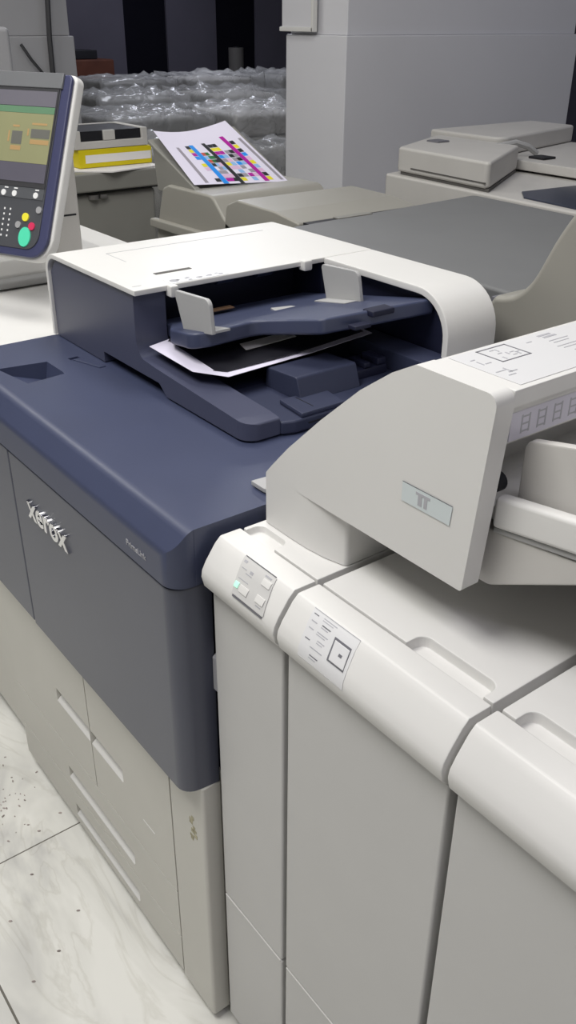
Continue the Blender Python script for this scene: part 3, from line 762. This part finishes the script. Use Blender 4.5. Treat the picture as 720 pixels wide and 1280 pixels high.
# tray rising to the right, its front rail, guide and underside
ty = 0.130
dz = lambda x: (x - 0.36) * 0.14
tr_pts = [(0.30, 1.160 + dz(0.30)), (0.80, 1.176 + dz(0.80)), (0.80, 1.188 + dz(0.80)), (0.30, 1.176 + dz(0.30))]
ty_ = obj('inserter_tray', prism(tr_pts, 'Y', ty + 0.012, Y1 - 0.04, 0.002), M['white'], H)
obj('tray_rail', finish(prism_([(0.3625, 1.160 + dz(0.36)), (0.80, 1.166 + dz(0.80)), (0.80, 1.197 + dz(0.80)), (0.3625, 1.195 + dz(0.36))], 'Y', ty, ty + 0.016), 0.005, 3), M['white'], ty_)
obj('rail_ledge', prism([(0.3625, 1.153), (0.80, 1.158 + dz(0.80)), (0.80, 1.1655 + dz(0.80)), (0.3625, 1.1595)], 'Y', ty + 0.004, ty + 0.05, 0.002), M['guide'], ty_)
gd = obj('paper_guide', finish(prism_(rpoly([(0.372, 1.182), (0.372, 1.252, 0.012), (0.440, 1.267), (0.62, 1.275, 0.01), (0.62, 1.22)], 5), 'Y', ty + 0.022, ty + 0.034), 0.003, 2), M['oldwhite'], ty_)
obj('tray_underside', finish(prism_(rpoly([(0.338, 1.158), (0.338, 1.100), (0.36, 1.095, 0.01), (0.72, 1.275 - 0.02), (0.80, 1.215), (0.80, 1.214)], 5) if False else rpoly([(0.3385, 1.152), (0.3385, 1.090), (0.365, 1.090, 0.02), (0.475, 1.148), (0.56, 1.178)], 5), 'Y', ty + 0.006, Y1 - 0.03), 0.003, 2), M['oldwhite'], ty_)
obj('mouth_roller', disc((0.355, 0.132, 1.205), 0.010, (0, 1, 0), (1, 0, 0), 0.012), M['black'], H)

# ------------------------------------------------------------------ beige copier behind, with grey document cover
C = thing('office_copier', (-1.0, 1.3, 0), 'beige copier with a broad grey document cover behind the navy printer', 'copier')
obj('body', box(-1.76, -0.20, 1.02, 1.66, 0.02, 1.045, 0.01, 3), M['greige'], C)
obj('document_cover', finish(prism_(rpoly([(-1.015, 0.93, 0.02), (-0.21, 0.905, 0.02), (-0.21, 1.64, 0.03), (-1.07, 1.68, 0.02)], 5), 'Z', 1.095, 1.130), 0.008, 3), M['lidgrey'], C)
obj('cover_skirt', box(-1.0, -0.22, 0.95, 1.63, 1.046, 1.094, 0.004), mat('dark_grey_skirt', (0.13, 0.135, 0.13), 0.6), C)
fe = obj('feeder', finish(prism_(rpoly([(-1.40, 1.046), (-1.385, 1.125, 0.02), (-1.33, 1.146, 0.02), (-1.15, 1.142, 0.02), (-1.045, 1.128, 0.008), (-1.045, 1.046)], 5), 'Y', 0.985, 1.42), 0.006, 3), M['beige'], C)
obj('gap_shade_strip', box(-1.044, -1.0165, 1.0, 1.40, 1.047, 1.1285), M['black'], C)  # solid black strip painting the shade between feeder and cover
obj('hinge_cover', box(-1.043, -1.018, 1.10, 1.22, 1.1286, 1.1325, 0.001), M['greige'], C)
# front shell of the paper tray with its bright ridge
obj('tray_shell', finish(prism_(rpoly([(-1.80, 0.96), (-1.775, 1.045, 0.02), (-1.745, 1.125, 0.02), (-1.71, 1.138, 0.01), (-1.46, 1.140, 0.05), (-1.40, 1.085, 0.03), (-1.36, 1.070), (-1.36, 0.96)], 6), 'Y', 0.985, 1.40), 0.008, 3), M['beige'], C)
obj('ridge', prism(rpoly([(-1.80, 1.000), (-1.80, 1.028, 0.01), (-1.40, 1.034), (-1.40, 1.000)], 4), 'Y', 0.962, 0.986, 0.006, 3), M['beige'], C)
obj('paper_tray', sheet([(-1.56, 1.02, 1.120), (-1.545, 1.36, 1.120), (-1.80, 1.30, 1.283), (-1.83, 0.99, 1.258)][::-1], 0.012, 0.003), M['greige'], C)
obj('tray_side', prism([(-1.80, 1.11), (-1.82, 1.245), (-1.57, 1.14), (-1.56, 1.11)], 'Y', 1.0, 1.02, 0.003), M['greige'], C)
# colour test print on the sloping tray
T0 = Vector((-1.585, 1.005, 1.151)); T1 = Vector((-1.555, 1.340, 1.136)); T2 = Vector((-1.797, 1.263, 1.300)); T3 = Vector((-1.812, 1.003, 1.283))
def tp(a, b, h=0.0):
    p = T0.lerp(T1, a).lerp(T3.lerp(T2, a), b)
    sag = -0.020 * math.sin(math.pi * a) * b ** 1.5
    return p + Vector((0.52, 0.05, 0.85)) * (h + sag)
def tgrid(a0, a1, b0, b1, h, t=0.0005, na=8, nb=6):
    bm = bmesh.new(); A = [[bm.verts.new(tp(a0 + (a1 - a0) * i / na, b0 + (b1 - b0) * j / nb, h)) for i in range(na + 1)] for j in range(nb + 1)]
    for j in range(nb):
        for i in range(na): bm.faces.new((A[j][i], A[j][i + 1], A[j + 1][i + 1], A[j + 1][i]))
    r = bmesh.ops.extrude_face_region(bm, geom=bm.faces[:])
    bmesh.ops.translate(bm, verts=[v for v in r['geom'] if isinstance(v, bmesh.types.BMVert)], vec=Vector((0.52, 0.05, 0.85)) * t)
    return finish(bm)
CT = thing('colour_test_print', tuple(T0), 'colour bar test print with cyan black and magenta stripes on the beige tray', 'paper')
obj('paper', tgrid(0, 1, 0, 1, 0.001), M['paper'], CT)
def ink(nm, a0, a1, b0, b1, m_, h=0.0022): obj(nm, tgrid(a0, a1, b0, b1, h, 0.0003, 2, 4), m_, CT)
ink('grey_stripe', 0.125, 0.160, 0.03, 0.68, M['inkgrey']); ink('grey_stripe', 0.935, 0.968, 0.03, 0.72, M['inkgrey'])
ink('cyan_stripe', 0.305, 0.360, 0.0, 0.72, M['cyan']); ink('black_stripe', 0.480, 0.525, 0.0, 0.74, M['inkblack']); ink('magenta_stripe', 0.755, 0.805, 0.02, 0.80, M['magenta'])
random.seed(11)
cols = ['inkyellow', 'inkblack', 'magenta', 'cyan', 'inkblue', 'inkpink', 'inkgrey', 'inkgreen', 'inkred']
for c0, seq in ((0.25, ('inkblack', 'inkyellow', 'magenta', 'cyan', None, 'inkyellow', 'inkpink', None, None, 'inkblack')),
                (0.365, (None, None, 'inkred', 'inkblue', 'inkred', 'inkblack', None, 'inkgrey', 'inkpink', 'magenta')),
                (0.40, (None, None, 'inkgreen', 'inkgreen', 'inkgreen', 'inkblue', 'inkgrey', 'inkgrey', 'inkpink', 'magenta')),
                (0.435, (None, None, None, 'inkgreen', 'inkblack', 'inkpink', 'inkblue', None, 'inkpink', 'inkblack')),
                (0.53, ('inkblack', 'inkyellow', 'magenta', 'cyan', 'inkgrey', 'inkyellow', 'inkpink', None, 'inkblack', 'inkyellow')),
                (0.585, ('inkblack', 'inkyellow', 'magenta', 'inkblue', 'inkpink', 'inkblue', 'inkpink', 'inkblue', 'inkgrey', None)),
                (0.65, (None, None, 'inkgrey', 'inkblack', 'inkgrey', 'cyan', 'inkgrey', None, 'magenta', 'inkblue')),
                (0.70, (None, None, 'inkblack', 'inkgrey', 'inkblack', 'inkblue', None, 'inkgrey', 'inkpink', None)),
                (0.81, ('inkblack', 'inkyellow', 'inkblack', 'cyan', 'inkpink', 'inkyellow', 'inkblue', 'inkpink', 'inkblack', 'inkyellow'))):
    for k, c in enumerate(seq):
        if c: obj('colour_patch', tgrid(c0, c0 + 0.052, 0.65 - k * 0.068, 0.708 - k * 0.068, 0.0018, 0.0003, 1, 1), M[c], CT)

# beige copier with a curved side fin, right of the grey cover
G = thing('curved_beige_copier', (0.3, 1.1, 0), 'beige copier with a sweeping curved side behind the inserter hood', 'copier')
fin = [(-0.245, 1.02), (-0.245, 1.09), (-0.235, 1.135), (-0.222, 1.150), (-0.205, 1.154), (-0.183, 1.160), (-0.166, 1.170), (-0.152, 1.186), (-0.139, 1.207), (-0.124, 1.240), (-0.104, 1.280), (-0.075, 1.322), (-0.04, 1.372), (0.0, 1.40), (0.05, 1.40), (0.05, 1.02)]
def smooth_line(p, i0, i1, n=4):
    out = list(p[:i0])
    for i in range(i0, i1):
        p0, p1, p2, p3 = (Vector(p[max(i - 1, i0)]), Vector(p[i]), Vector(p[i + 1]), Vector(p[min(i + 2, i1)]))
        for k in range(n):
            t = k / n
            out.append(tuple(0.5 * ((2 * p1) + (p2 - p0) * t + (2 * p0 - 5 * p1 + 4 * p2 - p3) * t * t + (3 * p1 - p0 - 3 * p2 + p3) * t ** 3)))
    return out + list(p[i1:])
fin = [(-0.245, 1.02), (-0.245, 1.09), (-0.240, 1.125), (-0.226, 1.148), (-0.205, 1.1535), (-0.180, 1.162), (-0.156, 1.182), (-0.138, 1.209), (-0.104, 1.280), (-0.06, 1.345), (0.0, 1.40), (0.05, 1.40), (0.05, 1.02)]
fin = smooth_line(fin, 2, 10)
obj('curved_fin', finish(prism_(fin, 'Y', 0.805, 0.898), 0.012, 4, 60), M['beige'], G)
obj('body', box(-0.19, 0.95, 0.90, 1.55, 0.02, 1.06, 0.01, 3), M['greige'], G)
obj('front_panel', box(-0.245, 0.95, 0.80, 0.899, 0.02, 1.019, 0.008, 3), M['greige'], G)
obj('corner_catch', box(-0.252, -0.240, 0.83, 0.86, 1.118, 1.140, 0.003), M['mark'], G)

# ------------------------------------------------------------------ off-white copier by the pillar
K = thing('white_copier', (-1.4, 2.4, 0), 'off-white copier with thick feeder lid standing against the tall pillar', 'copier')
obj('body', prism(rpoly([(-1.65, 1.85, 0.02), (-0.72, 1.80, 0.02), (-0.72, 2.9, 0.02), (-1.85, 2.9, 0.02)]), 'Z', 0.02, 1.108, 0.008, 3), M['oldwhite'], K)
lid = obj('feeder', finish(prism_(rpoly([(-1.61, 1.872, 0.02), (-1.15, 1.835, 0.015), (-1.39, 2.26, 0.02), (-1.80, 2.26)], 5), 'Z', 1.118, 1.200), 0.010, 3), M['oldwhite'], K)
obj('feeder_skirt', prism([(-1.60, 1.880), (-1.155, 1.845), (-1.385, 2.25), (-1.78, 2.25)], 'Z', 1.109, 1.1185, 0.0), M['seam'], K)
bm = new(); add(bm, prism([(-1.535, 1.8640), (-1.165, 1.8345), (-1.165, 1.8390), (-1.535, 1.8690)], 'Z', 1.134, 1.138)); obj('feeder_seam', bm, M['seam'], lid)
obj('feeder_latch', prism([(-1.66, 2.06), (-1.60, 2.06), (-1.60, 2.12), (-1.66, 2.12)], 'Z', 1.198, 1.206, 0.003), M['mark'], lid)
obj('output_lid', prism(rpoly([(-1.40, 2.27), (-1.12, 2.27, 0.02), (-1.12, 2.88, 0.02), (-1.85, 2.88, 0.02), (-1.80, 2.27)]), 'Z', 1.116, 1.150, 0.006), M['oldwhite'], K)
obj('rear_hood', prism(rpoly([(-1.85, 2.27), (-1.48, 2.27, 0.05), (-1.62, 2.88, 0.02), (-1.85, 2.88)]), 'Z', 1.151, 1.215, 0.01, 3), M['oldwhite'], K)
ar = obj('hinge_arm', tube([(-1.47, 2.23, 1.19), (-1.45, 2.31, 1.20), (-1.43, 2.36, 1.185), (-1.42, 2.40, 1.160)], 0.011), M['guide'], K)
obj('hinge_shade_patch', box(-1.40, -1.33, 2.33, 2.40, 1.150, 1.158, 0.002), M['black'], K)  # black patch standing in for the shade beside the hinge arm
sp = obj('scan_panel', prism([(-1.02, 1.855), (-0.73, 1.825), (-0.73, 2.30), (-1.05, 2.30), (-1.09, 1.93)], 'Z', 1.1085, 1.113, 0.001), mat('dark_blue_panel', (0.035, 0.042, 0.068), 0.3, 0.5), K)
sp['label'] = 'dark blue top panel'

# ------------------------------------------------------------------ grey copier on the left with boxes on it
B = thing('grey_copier', (-2.85, 1.2, 0), 'old grey copier behind the touch console carrying paper and two boxes', 'copier')
obj('body', box(-3.15, -2.56, 0.98, 1.42, 0.02, 0.985, 0.02, 3), M['greige'], B)
obj('lid', box(-3.15, -2.53, 0.86, 1.465, 0.992, 1.062, 0.008, 3), M['greige'], B)
obj('lid_gap', box(-3.12, -2.55, 0.90, 1.455, 0.985, 0.993), M['black'], B)
bm = new(); add(bm, disc((-2.557, 1.135, 0.978), 0.022, (0, 0, -1), (1, 0, 0), 0.016, 16)); add(bm, box(-2.56, -2.54, 1.16, 1.19, 0.962, 0.978, 0.004))
obj('clamp', bm, M['seam'], B)
single('paper_stack', sheet([(-2.88, 1.06, 1.067), (-2.60, 1.08, 1.067), (-2.50, 1.20, 1.067), (-2.555, 1.44, 1.067), (-2.88, 1.44, 1.067)], 0.0045), M['paperw'], 'loose white sheets on the grey copier under the yellow box', 'paper')
YB = thing('yellow_box', (-2.75, 1.285, 1.068), 'yellow carton with a white label lying on the white sheets', 'box')
obj('carton', box(-2.86, -2.62, 1.12, 1.445, 1.0685, 1.136, 0.003), M['yellow'], YB)
obj('carton_label', box(-2.6205, -2.6190, 1.147, 1.440, 1.086, 1.116), M['paperw'], YB)
WB = thing('white_tray', (-2.75, 1.27, 1.137), 'shallow white tray with a black inside stacked on the yellow box', 'tray')
b = box_(-2.88, -2.62, 1.108, 1.430, 1.1375, 1.205)
b = cut(b, box_(-2.868, -2.56, 1.135, 1.405, 1.165, 1.25))
obj('tray_shell', finish(b, 0.003, 2), M['oldwhite'], WB)
obj('tray_lining', box(-2.867, -2.632, 1.1355, 1.4045, 1.1655, 1.2015), M['black'], WB)
obj('tray_tab', box(-2.640, -2.6205, 1.235, 1.285, 1.166, 1.203, 0.003), M['oldwhite'], WB)
single('grey_terminal', box(-3.38, -3.23, 0.62, 1.15, 1.30, 1.555, 0.02, 3), M['pillar2'], 'plain grey screen back above the touch console at the far left', 'monitor')
TM = bpy.data.objects['grey_terminal']
st = obj('stand', box(-0.03, 0.03, 0.0, 0.05, -0.29, -0.001, 0.004), M['guide'], TM, local=True)
single('stand_table', add(add(box(-3.68, -3.18, 0.35, 1.25, 0.97, 1.008, 0.006), box(-3.65, -3.60, 0.40, 1.2, 0, 0.971)), box(-3.26, -3.21, 0.40, 1.2, 0, 0.971)), M['greige'], 'small grey table behind the touch console carrying the grey screen', 'table')
single('wall_cable', tube([(-3.985, 1.672, 2.6), (-3.98, 1.668, 1.66), (-3.975, 1.655, 1.50), (-3.985, 1.655, 1.25), (-3.985, 1.655, 0.03)], 0.014), M['cable'], 'dark vertical cable running down the grey pillar', 'cable')
single('drooping_cord', tube([(-3.98, 1.50, 1.47), (-3.965, 1.54, 1.40), (-3.965, 1.60, 1.33), (-3.985, 1.62, 1.10), (-3.985, 1.62, 0.02)], 0.008), M['cable'], 'thin dark cord drooping beside the grey screen', 'cable')

# white framed board fixed to the pillar
WBd = thing('wall_board', (-2.5, 2.11, 1.545), 'white framed board on the pale face of the tall pillar', 'board')
obj('board', box(-2.60, -2.395, 2.100, 2.115, 1.56, 2.2), M['pillar'], WBd)
bm = new(); add(bm, box(-2.61, -2.385, 2.092, 2.116, 1.545, 1.562, 0.003)); add(bm, box(-2.397, -2.383, 2.092, 2.116, 1.545, 2.2, 0.003))
obj('frame', bm, M['white'], WBd)

# ------------------------------------------------------------------ copiers wrapped in clear film, filling the back
def wrapped(loc, sx, sy, h, seed, label, rz):
    random.seed(seed)
    t = thing('wrapped_copier', loc, label, 'copier', 'copiers wrapped in clear film', rz)
    bm = new()
    add(bm, box(-sx / 2, sx / 2, -sy / 2, sy / 2, 0.02, h * 0.86, 0.02))
    obj('body', bm, M['greige'], t, local=True)
    bm = box(-sx / 2 + 0.03, sx / 2 - 0.05, -sy / 2 + 0.03, sy / 2 - 0.04, h * 0.865, h, 0.025, 3)
    obj('feeder', bm, M['oldwhite'] if seed % 2 else M['greige'], t, local=True)
    obj('shelf', box(sx / 2, sx / 2 + 0.10, -sy / 2 + 0.08, sy / 2 - 0.10, h * 0.70, h * 0.78, 0.01), M['greige'], t, local=True)
    # film: a wrinkled hood hung over the machine
    bm = bmesh.new(); n = 11
    ex, ey = sx / 2 + 0.05, sy / 2 + 0.05
    grid = []
    for j in range(n + 1):
        row = []
        for i in range(n + 1):
            x = -ex + 2 * ex * i / n; y = -ey + 2 * ey * j / n
            z = h + 0.022 + random.choice((0, 0, 0.01, 0.05)) * random.random() * 1.3
            row.append(bm.verts.new((x + random.uniform(-0.012, 0.012), y + random.uniform(-0.012, 0.012), z)))
        grid.append(row)
    for j in range(n):
        for i in range(n): bm.faces.new((grid[j][i], grid[j][i + 1], grid[j + 1][i + 1], grid[j + 1][i]))
    loop = grid[0][:] + [grid[j][n] for j in range(1, n + 1)] + grid[n][n - 1::-1][:n] + [grid[j][0] for j in range(n - 1, 0, -1)]
    prev = loop
    for k in range(1, 7):
        cur = []
        for v in loop:
            f = 1 + 0.015 * k + random.uniform(-0.02, 0.025)
            cur.append(bm.verts.new((v.co.x * f, v.co.y * f, h - k * h * 0.11)))
        for q in range(len(loop)): bm.faces.new((prev[q], prev[(q + 1) % len(loop)], cur[(q + 1) % len(loop)], cur[q]))
        prev = cur
    bmesh.ops.subdivide_edges(bm, edges=bm.edges[:], cuts=1, use_grid_fill=True)
    bmesh.ops.smooth_vert(bm, verts=bm.verts, factor=0.5, use_axis_x=True, use_axis_y=True, use_axis_z=True)
    for v in bm.verts: v.co += Vector((random.uniform(-1, 1), random.uniform(-1, 1), random.uniform(-1, 1))) * 0.006
    finish(bm)
    for e in bm.edges: e.smooth = True
    o = obj('clear_film', bm, M['film'], t, local=True)
    o['label'] = 'wrinkled clear plastic film draped over the machine'
    return t
spots = [(-3.75, 2.3, 0.95, 'film wrapped copier directly behind the yellow and white boxes'),
         (-3.45, 3.2, 0.93, 'film wrapped copier behind the colour test print, beside the tall pillar'),
         (-4.85, 2.55, 1.03, 'film wrapped copier in the second row, nearest the grey pillar'),
         (-4.75, 3.45, 1.03, 'film wrapped copier in the second row, nearest the tall pillar'),
         (-6.0, 3.1, 1.05, 'film wrapped copier in the third row, on the left by the grey pillar'),
         (-5.95, 4.05, 1.05, 'film wrapped copier in the third row, on the right by the tall pillar'),
         (-7.3, 3.75, 1.08, 'film wrapped copier in the last row, left end before the dark wall'),
         (-7.3, 4.75, 1.08, 'film wrapped copier in the last row, middle before the black opening'),
         (-7.2, 5.65, 1.08, 'film wrapped copier in the last row, right end before the blue-black opening')]
for k, (x, y, h, lab) in enumerate(spots):
    wrapped((x, y, 0), 0.72, 0.68, h, 20 + k, lab, random.Random(k).uniform(-0.06, 0.06))

# far things against the dark wall
RB = thing('brown_crate', (-9.2, 4.5, 0), 'brown-red crate with a black case on it by the far dark wall', 'crate')
obj('crate', box(-9.4, -9.0, 4.10, 4.62, 0.0, 1.18, 0.02), M['darkred'], RB)
single('black_case', box(-9.35, -9.05, 4.15, 4.45, 1.182, 1.27, 0.01), M['black'], 'small black case lying on the brown-red crate', 'case')
FT = thing('upright_roll', (-9.1, 6.3, 0), 'pale upright roll standing before the blue-black opening', 'roll')
obj('roll', disc((-9.1, 6.3, 0), 0.09, (0, 0, 1), (1, 0, 0), 1.27, 20), mat('dull_grey_card', (0.10, 0.095, 0.09), 0.7), FT)
obj('roll_core', disc((-9.1, 6.3, 1.27), 0.04, (0, 0, 1), (1, 0, 0), 0.01, 16), M['black'], FT)

# litter on the floor by the drawers
random.seed(4)
bm = new()
for k in range(60):
    x = random.gauss(-0.74, 0.05); y = random.gauss(-0.125, 0.045)
    s = random.uniform(0.0015, 0.0045)
    b = disc((x, y, 0.0005), s, (0, 0, 1), (math.cos(k), math.sin(k), 0), 0.001, 5, s * 0.5); add(bm, b)
for x, y in ((-0.50, -0.14), (-0.42, -0.22), (-0.36, -0.10), (-0.30, -0.17), (-0.27, -0.235), (-0.62, -0.02), (-0.60, -0.08)):
    add(bm, disc((x, y, 0.0005), 0.004, (0, 0, 1), (0.6, 1, 0), 0.0012, 6, 0.002))
o = single('floor_litter', bm, mat('pinkish_grey_crumbs', (0.34, 0.29, 0.27), 0.8, var=0.5, scale=40), 'scattered crumbs of litter on the marble floor by the drawers', 'litter')
o['kind'] = 'stuff'
